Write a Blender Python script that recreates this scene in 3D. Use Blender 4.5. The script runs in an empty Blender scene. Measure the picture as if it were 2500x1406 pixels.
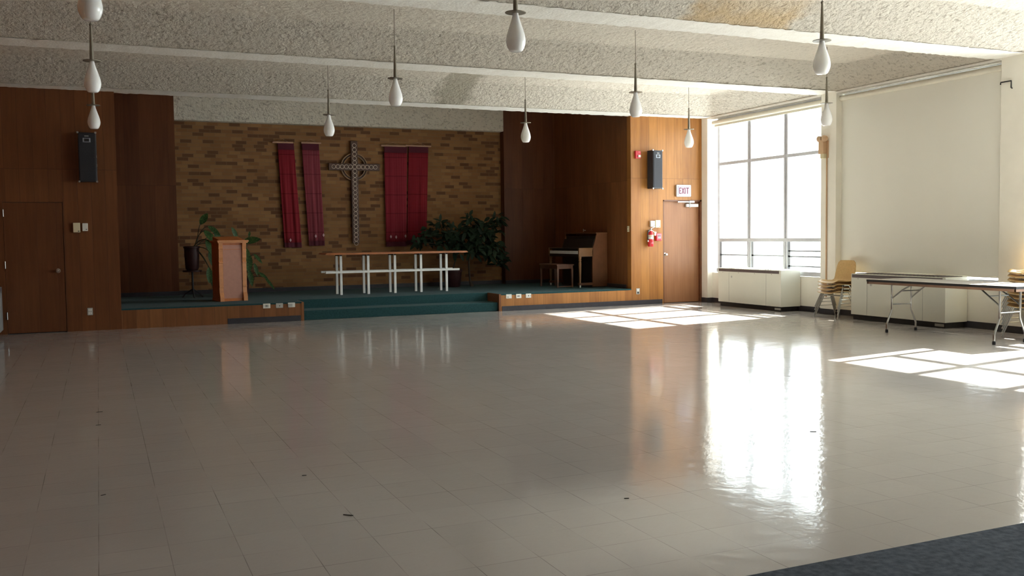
import bpy, bmesh, math, random
from mathutils import Vector, Matrix, Euler
random.seed(7)
D = bpy.data
C = bpy.context.scene
COL = C.collection
PI = math.pi

# ------------------------------------------------------------------ camera
fwd = Vector((0.40096713, 0.91442926, -0.05517683))
rgt = Vector((0.91547863, -0.40217534, -0.01239694))
upv = Vector((0.03352688, 0.04554245, 0.99839964))
cam_data = D.cameras.new('camera')
cam = D.objects.new('camera', cam_data)
COL.objects.link(cam)
m = Matrix.Identity(4)
for i in range(3):
    m[i][0] = rgt[i]; m[i][1] = upv[i]; m[i][2] = -fwd[i]
m[0][3], m[1][3], m[2][3] = 0, 0, 1.40
cam.matrix_world = m
cam_data.sensor_width = 36
cam_data.lens = 2298.547 / 2500 * 36
cam_data.clip_start = 0.05
C.camera = cam

# ------------------------------------------------------------------ light
world = D.worlds.new('sky')
C.world = world
world.use_nodes = True
bg = world.node_tree.nodes['Background']
bg.inputs[0].default_value = (0.93, 0.965, 1.0, 1)
bg.inputs[1].default_value = 6.0
sun_data = D.lights.new('sun', 'SUN')
sun_data.energy = 15.0
sun_data.color = (1.0, 0.96, 0.88)
sun_data.angle = math.radians(0.53)
sun = D.objects.new('sun', sun_data)
COL.objects.link(sun)
sun.rotation_euler = Vector((-1.215, -0.195, -1.0)).to_track_quat('-Z', 'Y').to_euler()
sun.location = (20, 14, 12)
for (y0, y1) in ((12.66, 15.82), (5.36, 8.52), (1.86, 5.02)):     # sky portals in the open windows
    pd = D.lights.new('window_portal', 'AREA')
    pd.shape = 'RECTANGLE'; pd.size = 2.9; pd.size_y = y1 - y0
    pd.cycles.is_portal = True
    po = D.objects.new('window_portal', pd); COL.objects.link(po)
    po.location = (11.66, (y0 + y1) / 2, 2.15)
    po.rotation_euler = (0, PI / 2, 0)          # shines towards -x
vs = C.view_settings
vs.view_transform = 'Standard'
vs.look = 'None'
vs.gamma = 1
vs.exposure = 1.42
vs.use_curve_mapping = False
C.cycles.max_bounces = 14
C.cycles.diffuse_bounces = 8
C.cycles.glossy_bounces = 5
C.cycles.transparent_max_bounces = 12
C.cycles.caustics_reflective = False
C.cycles.caustics_refractive = False
C.cycles.sample_clamp_indirect = 6.0

# ------------------------------------------------------------------ materials
class NT:
    def __init__(s, name):
        s.m = D.materials.new(name); s.m.use_nodes = True
        s.t = s.m.node_tree; s.n = s.t.nodes; s.l = s.t.links
        s.b = s.n['Principled BSDF']; s.out = s.n['Material Output']
    def new(s, typ, **kw):
        x = s.n.new(typ)
        for k, v in kw.items(): setattr(x, k, v)
        return x
    def link(s, a, b): s.l.new(a, b)
    def math(s, op, a, b=None, clamp=False):
        x = s.n.new('ShaderNodeMath'); x.operation = op; x.use_clamp = clamp
        for i, v in enumerate((a, b)):
            if v is None: continue
            if isinstance(v, (int, float)): x.inputs[i].default_value = v
            else: s.l.new(v, x.inputs[i])
        return x.outputs[0]
    def mix(s, fac, a, b, mode='MIX'):
        x = s.n.new('ShaderNodeMix'); x.data_type = 'RGBA'; x.blend_type = mode
        if isinstance(fac, (int, float)): x.inputs[0].default_value = fac
        else: s.l.new(fac, x.inputs[0])
        for i, v in ((6, a), (7, b)):
            if isinstance(v, tuple): x.inputs[i].default_value = (*v[:3], 1)
            else: s.l.new(v, x.inputs[i])
        return x.outputs[2]
    def ramp(s, fac, p0, p1, c0=(0, 0, 0), c1=(1, 1, 1)):
        x = s.n.new('ShaderNodeValToRGB')
        e = x.color_ramp.elements
        e[0].position = p0; e[1].position = p1
        e[0].color = (*c0, 1); e[1].color = (*c1, 1)
        s.l.new(fac, x.inputs[0]); return x.outputs[0]
    def coords(s):
        tc = s.n.new('ShaderNodeTexCoord'); sp = s.n.new('ShaderNodeSeparateXYZ')
        s.l.new(tc.outputs['Object'], sp.inputs[0])
        return tc.outputs['Object'], sp.outputs[0], sp.outputs[1], sp.outputs[2]
    def comb(s, x, y, z):
        c = s.n.new('ShaderNodeCombineXYZ')
        for i, v in enumerate((x, y, z)):
            if isinstance(v, (int, float)): c.inputs[i].default_value = v
            else: s.l.new(v, c.inputs[i])
        return c.outputs[0]
    def noise(s, vec, scale, detail=3, rough=.5):
        x = s.n.new('ShaderNodeTexNoise'); x.inputs['Scale'].default_value = scale
        x.inputs['Detail'].default_value = detail; x.inputs['Roughness'].default_value = rough
        s.l.new(vec, x.inputs['Vector']); return x.outputs[0]
    def white(s, v):
        x = s.n.new('ShaderNodeTexWhiteNoise'); x.noise_dimensions = '3D'
        s.l.new(v, x.inputs[0]); return x.outputs[0]
    def bump(s, h, strength, dist):
        x = s.n.new('ShaderNodeBump'); x.inputs['Strength'].default_value = strength
        x.inputs['Distance'].default_value = dist
        s.l.new(h, x.inputs['Height']); s.l.new(x.outputs[0], s.b.inputs['Normal'])
    def set(s, **kw):
        names = dict(color='Base Color', rough='Roughness', metal='Metallic', spec='Specular IOR Level', ior='IOR')
        for k, v in kw.items():
            i = s.b.inputs[names[k]]
            if isinstance(v, tuple): i.default_value = (*v[:3], 1)
            elif isinstance(v, (int, float)): i.default_value = v
            else: s.l.new(v, i)
        return s

def plain(name, color, rough=.5, metal=0, spec=.5, var=.12, scale=14, bump=0):
    t = NT(name)
    co, x, y, z = t.coords()
    n = t.noise(co, scale, 4)
    dark = tuple(c * (1 - var) for c in color); lite = tuple(min(1, c * (1 + var)) for c in color)
    t.set(color=t.ramp(n, .3, .7, dark, lite), rough=rough, metal=metal, spec=spec)
    if bump: t.bump(t.noise(co, scale * 6, 3), bump, .004)
    return t.m

def wood(name, axis, plank, c1, c2, joint=None, off=0.0, rough=.42, groove=.02, grain=.35):
    t = NT(name)
    co, x, y, z = t.coords()
    u = x if axis == 'X' else y
    s = t.math('ADD', t.math('DIVIDE', u, plank), 50 + off)
    idx = t.math('FLOOR', s)
    fr = t.math('FRACT', s)
    row = 0.0
    if joint is not None: row = t.math('GREATER_THAN', z, joint)
    rnd = t.white(t.comb(idx, row, 3.3))
    base = t.mix(rnd, c1, c2)
    g1 = t.noise(t.comb(t.math('MULTIPLY', u, 26), t.math('ADD', t.math('MULTIPLY', idx, 5.7), row), t.math('MULTIPLY', z, 1.3)), 1.0, 5, .6)
    g2 = t.noise(t.comb(t.math('MULTIPLY', u, 2.2), t.math('MULTIPLY', idx, 3.1), t.math('MULTIPLY', z, .7)), 1.5, 3)
    g = t.math('ADD', t.math('MULTIPLY', g1, .55), t.math('MULTIPLY', g2, .45))
    col = t.mix(t.ramp(g, .35, .68), base, t.mix(1.0, base, (1 - grain, 1 - grain * 1.1, 1 - grain * 1.2), 'MULTIPLY'))
    d = t.math('MINIMUM', fr, t.math('SUBTRACT', 1.0, fr))
    mask = t.math('LESS_THAN', d, groove)
    if joint is not None:
        jm = t.math('LESS_THAN', t.math('ABSOLUTE', t.math('SUBTRACT', z, joint)), .005)
        mask = t.math('MAXIMUM', mask, jm)
    col = t.mix(t.math('MULTIPLY', mask, .55), col, tuple(c * .35 for c in c1))
    t.set(color=col, rough=rough, spec=.35)
    t.bump(t.math('SUBTRACT', 1.0, mask), .5, .004)
    return t.m

M = {}
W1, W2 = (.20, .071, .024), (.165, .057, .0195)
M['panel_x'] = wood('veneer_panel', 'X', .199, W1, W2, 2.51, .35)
M['panel_right'] = wood('lit_veneer_panel', 'X', .199, (.46, .205, .050), (.375, .155, .037), 2.51, .35)  # same veneer as the left panel, window light painted in as lighter colour
M['panel_y'] = wood('veneer_panel_side', 'Y', .199, (.25, .095, .034), (.185, .068, .024), 2.47)
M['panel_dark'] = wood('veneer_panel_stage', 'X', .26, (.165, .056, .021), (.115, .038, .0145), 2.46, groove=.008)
M['riser_right'] = wood('lit_riser', 'X', .2, (.48, .21, .056), (.37, .15, .039), None, .4)  # stage riser veneer again, brighter light on this side put into the colour
M['riser'] = wood('stage_front_veneer', 'X', .2, (.30, .125, .045), (.22, .083, .03), None, .4)
M['door_wood'] = wood('door_veneer', 'X', .92, (.40, .19, .09), (.33, .15, .068), None, .2, groove=.0001, grain=.25)
M['door_left'] = wood('door_veneer_panel', 'X', .27, (.17, .060, .021), (.148, .051, .018), None, .15, groove=.006)
M['jamb'] = plain('door_jamb_wood', (.14, .05, .018), .5)
M['lectern'] = plain('lectern_orange_oak', (.52, .155, .035), .35, var=.1)
M['lectern_trim'] = plain('lectern_trim_oak', (.62, .26, .10), .38, var=.1)
M['lectern_panel'] = plain('lectern_pink_panel', (.46, .22, .16), .55, var=.06)
M['tabletop_wood'] = plain('altar_top_teak', (.36, .12, .035), .32, var=.15, scale=8)
M['piano'] = plain('piano_walnut', (.15, .058, .022), .4, var=.15, scale=6)
M['piano_light'] = plain('piano_walnut_light', (.22, .11, .045), .4, var=.15, scale=6)
M['piano_dark'] = plain('piano_dark_cavity', (.022, .016, .012), .5)
M['bench'] = plain('bench_walnut', (.15, .062, .032), .4, var=.15, scale=8)
M['white_paint'] = plain('white_painted_wood', (.78, .79, .77), .45, var=.04)
M['black_cab'] = plain('black_speaker_vinyl', (.018, .019, .024), .5, var=.2, scale=60, bump=.3)
M['black_grille'] = plain('black_speaker_cloth', (.022, .023, .03), .8, var=.3, scale=200, bump=.3)
M['black'] = plain('black_rubber', (.02, .019, .022), .6, var=.15)
M['baseboard'] = plain('dark_vinyl_base', (.035, .033, .042), .45, var=.15)
M['chrome'] = plain('chrome', (.62, .63, .62), .22, 1.0, var=.05)
M['dull_chrome'] = plain('dull_chrome', (.50, .51, .50), .35, 1.0, var=.08)
M['steel'] = plain('brushed_aluminium', (.60, .62, .67), .4, 0.0, var=.05)
M['steel_dark'] = plain('grey_aluminium', (.33, .35, .39), .42, 0.0, var=.05)
M['bronze'] = plain('pendant_bronze', (.25, .22, .17), .42, .6, var=.1)
M['cream_paint'] = plain('cream_wall_paint', (.88, .855, .77), .6, var=.03, scale=3, bump=.08)
M['white_wall'] = plain('off_white_wall_paint', (.72, .70, .62), .6, var=.03, scale=3, bump=.08)
M['convector'] = plain('cream_enamel', (.70, .70, .62), .38, var=.02, scale=2)
M['convector_dark'] = plain('brown_grille_enamel', (.11, .085, .085), .42, var=.08)
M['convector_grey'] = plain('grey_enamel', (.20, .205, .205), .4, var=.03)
M['roller'] = plain('roller_blind_tube', (.80, .77, .66), .6, var=.03)
M['plastic_white'] = plain('white_plastic', (.80, .79, .74), .4, var=.03)
M['plastic_ivory'] = plain('ivory_plastic', (.74, .66, .45), .4, var=.03)
M['plastic_grey'] = plain('grey_plastic', (.45, .45, .42), .45, var=.05)
M['red'] = plain('red_enamel', (.60, .02, .035), .3, var=.1)
M['pink_red'] = plain('faded_red_plastic', (.72, .20, .24), .4, var=.06)
M['tan'] = plain('tan_enamel', (.60, .40, .24), .5, var=.05)
M['tan_light'] = plain('tan_box_enamel', (.66, .60, .40), .5, var=.05)
M['purple'] = plain('exit_lettering', (.13, .012, .05), .5, var=.1)
M['exit_face'] = plain('exit_face_pink', (.62, .42, .49), .4, var=.06)
M['exit_frame'] = plain('exit_frame_white', (.66, .67, .72), .4, var=.02)
M['grey_line'] = plain('grey_inlay', (.32, .35, .42), .5, var=.03)
M['cross_wood'] = plain('cross_dark_wood', (.085, .035, .018), .45, var=.2, scale=20)
M['ring'] = plain('pale_pewter_ring', (.62, .50, .42), .4, .0, var=.08)
M['ring_wood'] = plain('cross_hoop', (.36, .23, .13), .45, var=.1)
M['shell'] = plain('tan_fibreglass', (.64, .44, .20), .4, var=.06, scale=30)
M['shell_under'] = M['shell']
M['laminate'] = plain('table_laminate', (.40, .37, .34), .25, var=.06, scale=20)
M['apron'] = plain('table_edge_wood', (.27, .155, .10), .5, var=.12, scale=10)
M['pot'] = plain('maroon_glazed_pot', (.040, .015, .015), .5, spec=.25, var=.15)
M['leaf_dark'] = plain('rubber_leaf', (.016, .032, .016), .5, spec=.2, var=.3, scale=5)
M['stem'] = plain('plant_stem', (.05, .045, .02), .6, var=.2)
M['bark'] = plain('tree_bark', (.05, .033, .02), .8, var=.3, scale=30)
M['rod_wood'] = plain('hanging_rod_wood', (.42, .24, .15), .5, var=.1)
M['maroon'] = plain('maroon_hem', (.085, .007, .018), .85, var=.1, scale=60)
M['pale_thread'] = plain('pale_thread', (.60, .38, .42), .8)
M['flake'] = plain('dark_flake', (.02, .018, .016), .7)
M['paper'] = plain('white_paper', (.88, .86, .84), .6, var=.02)
M['exterior'] = plain('packed_snow', (.66, .67, .68), .8, var=.08, scale=.5)
M['carpet_dark'] = plain('slate_carpet', (.085, .100, .125), .95, spec=.1, var=.35, scale=30, bump=.6)
M['teal'] = plain('teal_carpet', (.024, .070, .076), .95, spec=.08, var=.18, scale=40, bump=.5)

for k_ in ('teal',):
    b_ = M[k_].node_tree.nodes['Principled BSDF']
    b_.inputs['Sheen Weight'].default_value = .06; b_.inputs['Sheen Roughness'].default_value = .5

# dieffenbachia leaf: dark rim, mottled pale centre
t = NT('dieffenbachia_leaf'); co, x, y, z = t.coords()
t.set(color=t.ramp(t.noise(co, 45, 5, .7), .45, .68, (.02, .05, .016), (.085, .17, .04)), rough=.5, spec=.2); M['leaf_mottled'] = t.m

# opal glass
t = NT('opal_glass'); co, x, y, z = t.coords()
t.set(color=t.ramp(t.noise(co, 6), .3, .7, (.95, .95, .94), (.98, .98, .97)), rough=.12, spec=.5)
t.b.inputs['Subsurface Weight'].default_value = .55
t.b.inputs['Subsurface Radius'].default_value = (.06, .06, .055)
t.b.inputs['Subsurface Scale'].default_value = 1.0
M['opal'] = t.m

# clear window glass: passes light straight through, mirrors at grazing angles
t = NT('window_glass')
tr = t.new('ShaderNodeBsdfTransparent'); gl = t.new('ShaderNodeBsdfGlossy'); mx = t.new('ShaderNodeMixShader'); fr = t.new('ShaderNodeFresnel')
gl.inputs['Roughness'].default_value = .02; fr.inputs[0].default_value = 1.45
tr.inputs[0].default_value = (.94, .97, .96, 1)
t.link(t.math('MULTIPLY', fr.outputs[0], .6), mx.inputs[0]); t.link(tr.outputs[0], mx.inputs[1]); t.link(gl.outputs[0], mx.inputs[2])
t.link(mx.outputs[0], t.out.inputs[0]); M['glass'] = t.m

# roller blind cloth
t = NT('blind_cloth'); co, x, y, z = t.coords()
wv = t.noise(t.comb(t.math('MULTIPLY', y, 1.2), 0.0, t.math('MULTIPLY', z, .5)), 1.0, 2)
t.set(color=t.ramp(wv, .3, .7, (.86, .85, .78), (.885, .875, .80)), rough=.75, spec=.2)
tl = t.new('ShaderNodeBsdfTranslucent'); tl.inputs[0].default_value = (.84, .86, .88, 1)
ms = t.new('ShaderNodeMixShader'); ms.inputs[0].default_value = .012
t.link(t.b.outputs[0], ms.inputs[1]); t.link(tl.outputs[0], ms.inputs[2]); t.link(ms.outputs[0], t.out.inputs[0]); M['blind'] = t.m

# vinyl composition tile floor
t = NT('vinyl_tile_floor'); co, x, y, z = t.coords()
T = .29365
u = t.math('ADD', t.math('DIVIDE', t.math('ADD', x, .0436), T), 100); v = t.math('ADD', t.math('DIVIDE', t.math('SUBTRACT', y, 4.5395), T), 100)
iu, iv = t.math('FLOOR', u), t.math('FLOOR', v)
fu, fv = t.math('FRACT', u), t.math('FRACT', v)
du = t.math('MINIMUM', fu, t.math('SUBTRACT', 1.0, fu)); dv = t.math('MINIMUM', fv, t.math('SUBTRACT', 1.0, fv))
seam_n = t.noise(co, 2.2, 2)
seam = t.math('MULTIPLY', t.math('LESS_THAN', t.math('MINIMUM', du, dv), .0065), t.ramp(seam_n, .38, .62))
rnd = t.white(t.comb(iu, iv, .5))
base = t.mix(rnd, (.472, .440, .418), (.494, .461, .438))
fl = t.noise(co, 55, 4, .7)
base = t.mix(t.math('MULTIPLY', t.ramp(fl, .55, .72), .35), base, (.42, .40, .37))
base = t.mix(t.math('MULTIPLY', t.ramp(t.noise(co, .6, 3), .35, .7), .22), base, (.47, .45, .43))
sc = t.noise(t.comb(t.math('MULTIPLY', x, 1.0), t.math('MULTIPLY', y, 7), 0.0), 9, 6, .8)
base = t.mix(t.math('MULTIPLY', t.ramp(sc, .70, .76), .35), base, (.20, .185, .17))
base = t.mix(t.math('MULTIPLY', seam, .6), base, (.12, .11, .10))
t.set(color=base, spec=.40)
rr = t.noise(co, 1.7, 4)
t.link(t.math('ADD', t.math('MULTIPLY', rr, .09), .055), t.b.inputs['Roughness'])
h = t.math('ADD', t.math('MULTIPLY', t.noise(co, 7.0, 4), .8), t.math('MULTIPLY', t.noise(t.comb(t.math('MULTIPLY', t.math('ADD', x, y), .35), t.math('SUBTRACT', y, x), 0.0), 30, 3), .22))
t.bump(h, .085, .02)
M['floor'] = t.m

# rough sprayed plaster of the coffers, with a yellowish stain and a darker grey patch
def popcorn(name, patches=False, tone=(.73, .675, .585)):
    t = NT(name); co, x, y, z = t.coords()
    lump = t.noise(co, 9, 7, .72)
    fine = t.noise(co, 38, 5, .7)
    vo = t.new('ShaderNodeTexVoronoi'); vo.inputs['Scale'].default_value = 15
    dis = t.new('ShaderNodeVectorMath'); dis.operation = 'ADD'
    nn = t.new('ShaderNodeTexNoise'); nn.inputs['Scale'].default_value = 9; nn.inputs['Detail'].default_value = 4
    t.link(co, nn.inputs['Vector']); t.link(co, dis.inputs[0])
    sc_ = t.new('ShaderNodeVectorMath'); sc_.operation = 'SCALE'; sc_.inputs['Scale'].default_value = .16
    t.link(nn.outputs['Color'], sc_.inputs[0]); t.link(sc_.outputs[0], dis.inputs[1]); t.link(dis.outputs[0], vo.inputs['Vector'])
    slope = t.math('SUBTRACT', 1.0, t.math('MULTIPLY', t.math('GREATER_THAN', z, 4.02), .62 if patches else 0.0))
    h = t.math('MULTIPLY', t.math('ADD', t.math('ADD', lump, t.math('MULTIPLY', fine, .45)), t.math('MULTIPLY', vo.outputs[0], -.40)), slope)
    pit = t.math('MULTIPLY', t.ramp(t.noise(t.comb(x, y, t.math('MULTIPLY', z, 1.6)), 17, 7, .74), .53, .62), slope)
    col = t.mix(t.math('MULTIPLY', pit, .62), tone, (.30, .255, .19))
    if patches:
        nz = t.math('MULTIPLY', t.math('SUBTRACT', t.noise(co, 4, 3), .5), .5)
        def band(v, a, b, soft):
            v = t.math('ADD', v, nz)
            return t.math('MULTIPLY', t.ramp(t.math('ADD', t.math('DIVIDE', t.math('SUBTRACT', v, a), soft), .5), 0, 1),
                          t.ramp(t.math('ADD', t.math('DIVIDE', t.math('SUBTRACT', b, v), soft), .5), 0, 1))
        s1 = t.math('MULTIPLY', band(x, 5.92, 7.35, .2), band(y, 8.35, 8.95, .5))
        col = t.mix(t.math('MULTIPLY', s1, .62), col, (.66, .44, .19))
        sl = t.math('SUBTRACT', x, t.math('MULTIPLY', t.math('SUBTRACT', y, 14.0), .10))
        s2 = t.math('MULTIPLY', band(sl, 5.30, 5.88, .14), band(y, 13.0, 15.9, .1))
        col = t.mix(t.math('MULTIPLY', s2, .62), col, (.30, .275, .20))
    t.set(color=col, rough=.95, spec=.1)
    t.bump(h, .95, .05)
    return t.m
M['popcorn'] = popcorn('sprayed_plaster', True)
M['popcorn_grey'] = popcorn('sprayed_plaster_grey', False, (.84, .79, .68))
t = NT('painted_beam_soffit'); co, x, y, z = t.coords()
t.set(color=t.ramp(t.noise(co, 9, 5, .7), .35, .75, (.96, .945, .89), (.87, .85, .78)), rough=.85, spec=.15)
t.bump(t.noise(co, 30, 4), .35, .015); M['soffit'] = t.m

# roman brick
t = NT('tan_brick'); co, x, y, z = t.coords()
zr = t.math('DIVIDE', z, .0705); row = t.math('FLOOR', zr)
ub = t.math('ADD', t.math('DIVIDE', x, .212), t.math('ADD', t.math('MULTIPLY', t.math('FRACT', t.math('MULTIPLY', row, .5)), 1.0), t.math('MULTIPLY', t.white(t.comb(row, 1.7, .3)), .35)))
cell = t.white(t.comb(t.math('FLOOR', ub), row, .71)); cell2 = t.white(t.comb(t.math('FLOOR', ub), row, 5.13))
bc = t.mix(cell2, (.33, .176, .072), (.245, .120, .048))
bc = t.mix(t.math('MULTIPLY', t.math('GREATER_THAN', cell, .80), .8), bc, (.105, .043, .022))
fz, fb = t.math('FRACT', zr), t.math('FRACT', ub)
mo = t.math('MAXIMUM', t.math('LESS_THAN', t.math('MINIMUM', fz, t.math('SUBTRACT', 1.0, fz)), .07), t.math('LESS_THAN', t.math('MINIMUM', fb, t.math('SUBTRACT', 1.0, fb)), .02))
bc = t.mix(t.math('MULTIPLY', mo, .7), bc, (.24, .155, .085))
bc = t.mix(t.math('MULTIPLY', t.ramp(t.noise(co, 1.1, 3), .35, .7), .3), bc, (.15, .075, .034))
t.set(color=bc, rough=.8, spec=.2)
t.bump(t.math('SUBTRACT', 1.0, mo), .4, .004); M['brick'] = t.m

# handwoven red cloth with vertical stripes and fine cross lines
def cloth(name, a, b, dark):
    t = NT(name); co, x, y, z = t.coords()
    st = t.noise(t.comb(t.math('MULTIPLY', x, 38), 0.0, t.math('MULTIPLY', z, .12)), 1.0, 3, .7)
    col = t.mix(t.ramp(st, .36, .66), a, b)
    ln = t.math('LESS_THAN', t.math('ABSOLUTE', t.math('SUBTRACT', t.math('FRACT', t.math('DIVIDE', z, .40)), .5)), .016)
    col = t.mix(t.math('MULTIPLY', ln, .6), col, dark)
    fine = t.math('LESS_THAN', t.math('FRACT', t.math('DIVIDE', z, .03)), .28)
    col = t.mix(t.math('MULTIPLY', fine, .18), col, dark)
    t.set(color=col, rough=.9, spec=.1); return t.m
M['cloth_red'] = cloth('red_woven_cloth', (.20, .012, .02), (.28, .032, .042), (.06, .004, .008))
M['cloth_rose'] = cloth('rose_woven_cloth', (.19, .024, .038), (.29, .075, .09), (.07, .006, .012))
M['cloth_crimson'] = cloth('crimson_woven_cloth', (.21, .014, .026), (.31, .045, .06), (.065, .005, .01))

# ------------------------------------------------------------------ mesh helpers
class MB:
    def __init__(s): s.bm = bmesh.new()
    def box(s, x0, y0, z0, x1, y1, z1, bev=0, mat=None):
        r = bmesh.ops.create_cube(s.bm, size=1.0)
        vs_ = r['verts']
        for v in vs_:
            v.co = Vector(((x0 + x1) / 2 + v.co.x * (x1 - x0), (y0 + y1) / 2 + v.co.y * (y1 - y0), (z0 + z1) / 2 + v.co.z * (z1 - z0)))
        if mat is not None: bmesh.ops.transform(s.bm, matrix=mat, verts=vs_)
        if bev:
            es = {e for v in vs_ for e in v.link_edges}
            bmesh.ops.bevel(s.bm, geom=list(es), offset=bev, segments=2, affect='EDGES', profile=.6)
        return s
    def lathe(s, prof, n=24, loc=(0, 0, 0), axis='Z', cap=True):
        loc = Vector(loc); rings = []
        def P(r, a, h):
            c, q = r * math.cos(a), r * math.sin(a)
            if axis == 'Z': return loc + Vector((c, q, h))
            if axis == 'X': return loc + Vector((h, c, q))
            return loc + Vector((c, h, q))
        for (r, h) in prof:
            rings.append([s.bm.verts.new(P(max(r, .0004), 2 * PI * k / n, h)) for k in range(n)])
        for a, b in zip(rings, rings[1:]):
            for k in range(n):
                s.bm.faces.new((a[k], a[(k + 1) % n], b[(k + 1) % n], b[k]))
        if cap:
            s.bm.faces.new(rings[0]); s.bm.faces.new(rings[-1])
        return s
    def tube(s, pts, r, n=8, closed=False, rads=None):
        pts = [Vector(p) for p in pts]; rings = []
        N = len(pts); prev = None
        for i, p in enumerate(pts):
            if closed: d = (pts[(i + 1) % N] - pts[i - 1])
            else: d = (pts[min(i + 1, N - 1)] - pts[max(i - 1, 0)])
            d.normalize()
            if prev is None:
                a = Vector((0, 0, 1)) if abs(d.z) < .9 else Vector((1, 0, 0))
                u = d.cross(a).normalized()
            else:
                u = (prev - d * prev.dot(d)).normalized()
            prev = u; w = d.cross(u)
            rr = rads[i] if rads else r
            rings.append([s.bm.verts.new(p + (u * math.cos(2 * PI * k / n) + w * math.sin(2 * PI * k / n)) * rr) for k in range(n)])
        pairs = list(zip(rings, rings[1:])) + ([(rings[-1], rings[0])] if closed else [])
        for a, b in pairs:
            for k in range(n):
                s.bm.faces.new((a[k], a[(k + 1) % n], b[(k + 1) % n], b[k]))
        if not closed:
            s.bm.faces.new(rings[0]); s.bm.faces.new(rings[-1])
        return s
    def ring(s, c, R, r, axis='Y', n=24, k=6):
        c = Vector(c); pts = []
        for i in range(n):
            a = 2 * PI * i / n; p, q = R * math.cos(a), R * math.sin(a)
            pts.append(c + (Vector((p, 0, q)) if axis == 'Y' else Vector((p, q, 0)) if axis == 'Z' else Vector((0, p, q))))
        return s.tube(pts, r, k, True)
    def prism(s, outline, axis, a, b):
        """outline of 2-D points swept along an axis from a to b"""
        def P(p, h):
            if axis == 'X': return Vector((h, p[0], p[1]))
            if axis == 'Y': return Vector((p[0], h, p[1]))
            return Vector((p[0], p[1], h))
        A = [s.bm.verts.new(P(p, a)) for p in outline]; B = [s.bm.verts.new(P(p, b)) for p in outline]
        n = len(outline)
        for i in range(n): s.bm.faces.new((A[i], A[(i + 1) % n], B[(i + 1) % n], B[i]))
        s.bm.faces.new(A); s.bm.faces.new(B[::-1]); return s
    def grid(s, f, nu, nv):
        vv = [[s.bm.verts.new(f(i / nu, j / nv)) for j in range(nv + 1)] for i in range(nu + 1)]
        for i in range(nu):
            for j in range(nv):
                s.bm.faces.new((vv[i][j], vv[i + 1][j], vv[i + 1][j + 1], vv[i][j + 1]))
        return s
    def leaf(s, base, tip, width, normal, droop=.12, n=6):
        base, tip = Vector(base), Vector(tip); d = tip - base; L = d.length
        side = d.cross(Vector(normal)).normalized(); nm = side.cross(d).normalized()
        rows = []
        for i in range(n + 1):
            q = i / n; w = width * math.sin(PI * min(1, .04 + q * .96)) ** .75 * (1 - .25 * q)
            c = base + d * q - Vector((0, 0, 1)) * droop * L * q * q
            rows.append([s.bm.verts.new(c - side * w + nm * w * .25), s.bm.verts.new(c), s.bm.verts.new(c + side * w + nm * w * .25)])
        for a, b in zip(rows, rows[1:]):
            for k in (0, 1): s.bm.faces.new((a[k], a[k + 1], b[k + 1], b[k]))
        return s
    def build(s, name, mat, parent=None, smooth=False, angle=40):
        bmesh.ops.recalc_face_normals(s.bm, faces=s.bm.faces)
        me = D.meshes.new(name); s.bm.to_mesh(me); s.bm.free()
        me.materials.append(M[mat] if isinstance(mat, str) else mat)
        if smooth:
            me.shade_smooth()
            try: me.set_sharp_from_angle(angle=math.radians(angle))
            except Exception: pass
        o = D.objects.new(name, me); COL.objects.link(o)
        if parent: o.parent = parent
        return o

def struct(o):
    o['kind'] = 'structure'; return o
def tag(o, label, cat, group=None):
    o['label'] = label; o['category'] = cat
    if group: o['group'] = group
    return o
def thing(name, label, cat, loc=(0, 0, 0), rz=0.0, group=None):
    o = D.objects.new(name, None); COL.objects.link(o)
    o.location = loc; o.rotation_euler = (0, 0, rz); o.empty_display_size = .1
    return tag(o, label, cat, group)
def kids(o): return [c for c in D.objects if c.parent == o]
def copy_tree(o, parent=None):
    c = o.copy(); COL.objects.link(c)
    if parent: c.parent = parent
    for k in kids(o):
        if k is not c: copy_tree(k, c)
    return c
def dup(o, loc, label, rz=None, group=None):
    c = copy_tree(o); c.location = loc; c['label'] = label
    if rz is not None: c.rotation_euler = (0, 0, rz)
    if group: c['group'] = group
    return c

# ------------------------------------------------------------------ room shell
XL, XR, YF, YB = -1.90, 11.33, 16.13, -4.6      # left wall, right column faces, front wall, back wall
ZB = 3.73                                       # underside of beams
struct(MB().box(XL - .3, 3.07, -.2, XR + .13, 20, 0).build('floor', 'floor'))
struct(MB().box(XL - .3, YB, -.2, XR + .13, 3.07, .006).build('floor_carpet', 'carpet_dark'))
# ground outside the windows
struct(MB().box(XR + .5, -30, -.9, 70, 45, -.5).build('ground', 'exterior'))
# walls
struct(MB().box(XL - .3, YB - .3, 0, XL, 21, 4.6).build('wall_left', 'panel_y'))
struct(MB().box(XL, YB - .3, 0, XR + .4, YB, 4.6).build('wall_back', 'panel_x'))
# front wall: left veneer panel with a flush door, right veneer panel with the exit door
g = MB()
g.box(XL, YF, 0, -1.30, YF + .12, 3.78); g.box(-1.30, YF, 2.005, -.48, YF + .12, 3.78); g.box(-.48, YF, 0, .305, YF + .12, 3.78)
g.box(.185, YF + .12, .32, .305, 19.5, 4.45)
struct(g.build('wall_front_left', 'panel_x'))
g = MB()
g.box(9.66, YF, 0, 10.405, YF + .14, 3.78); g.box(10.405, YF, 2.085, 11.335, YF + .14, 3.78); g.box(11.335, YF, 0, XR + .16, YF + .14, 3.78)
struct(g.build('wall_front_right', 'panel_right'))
struct(MB().box(9.66, YF + .14, .32, 9.80, 19.6, 4.45).build('wall_stage_right', 'panel_y'))
struct(MB().box(.305, 19.5, .32, 1.43, 19.62, 4.45).build('wall_stage_left', 'panel_dark'))
struct(MB().box(8.39, 19.5, .32, 9.66, 19.62, 4.45).build('wall_stage_back', 'panel_dark'))
struct(MB().box(1.0, 19.7, .32, 8.9, 19.9, 4.45).build('wall_brick', 'brick'))
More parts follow.
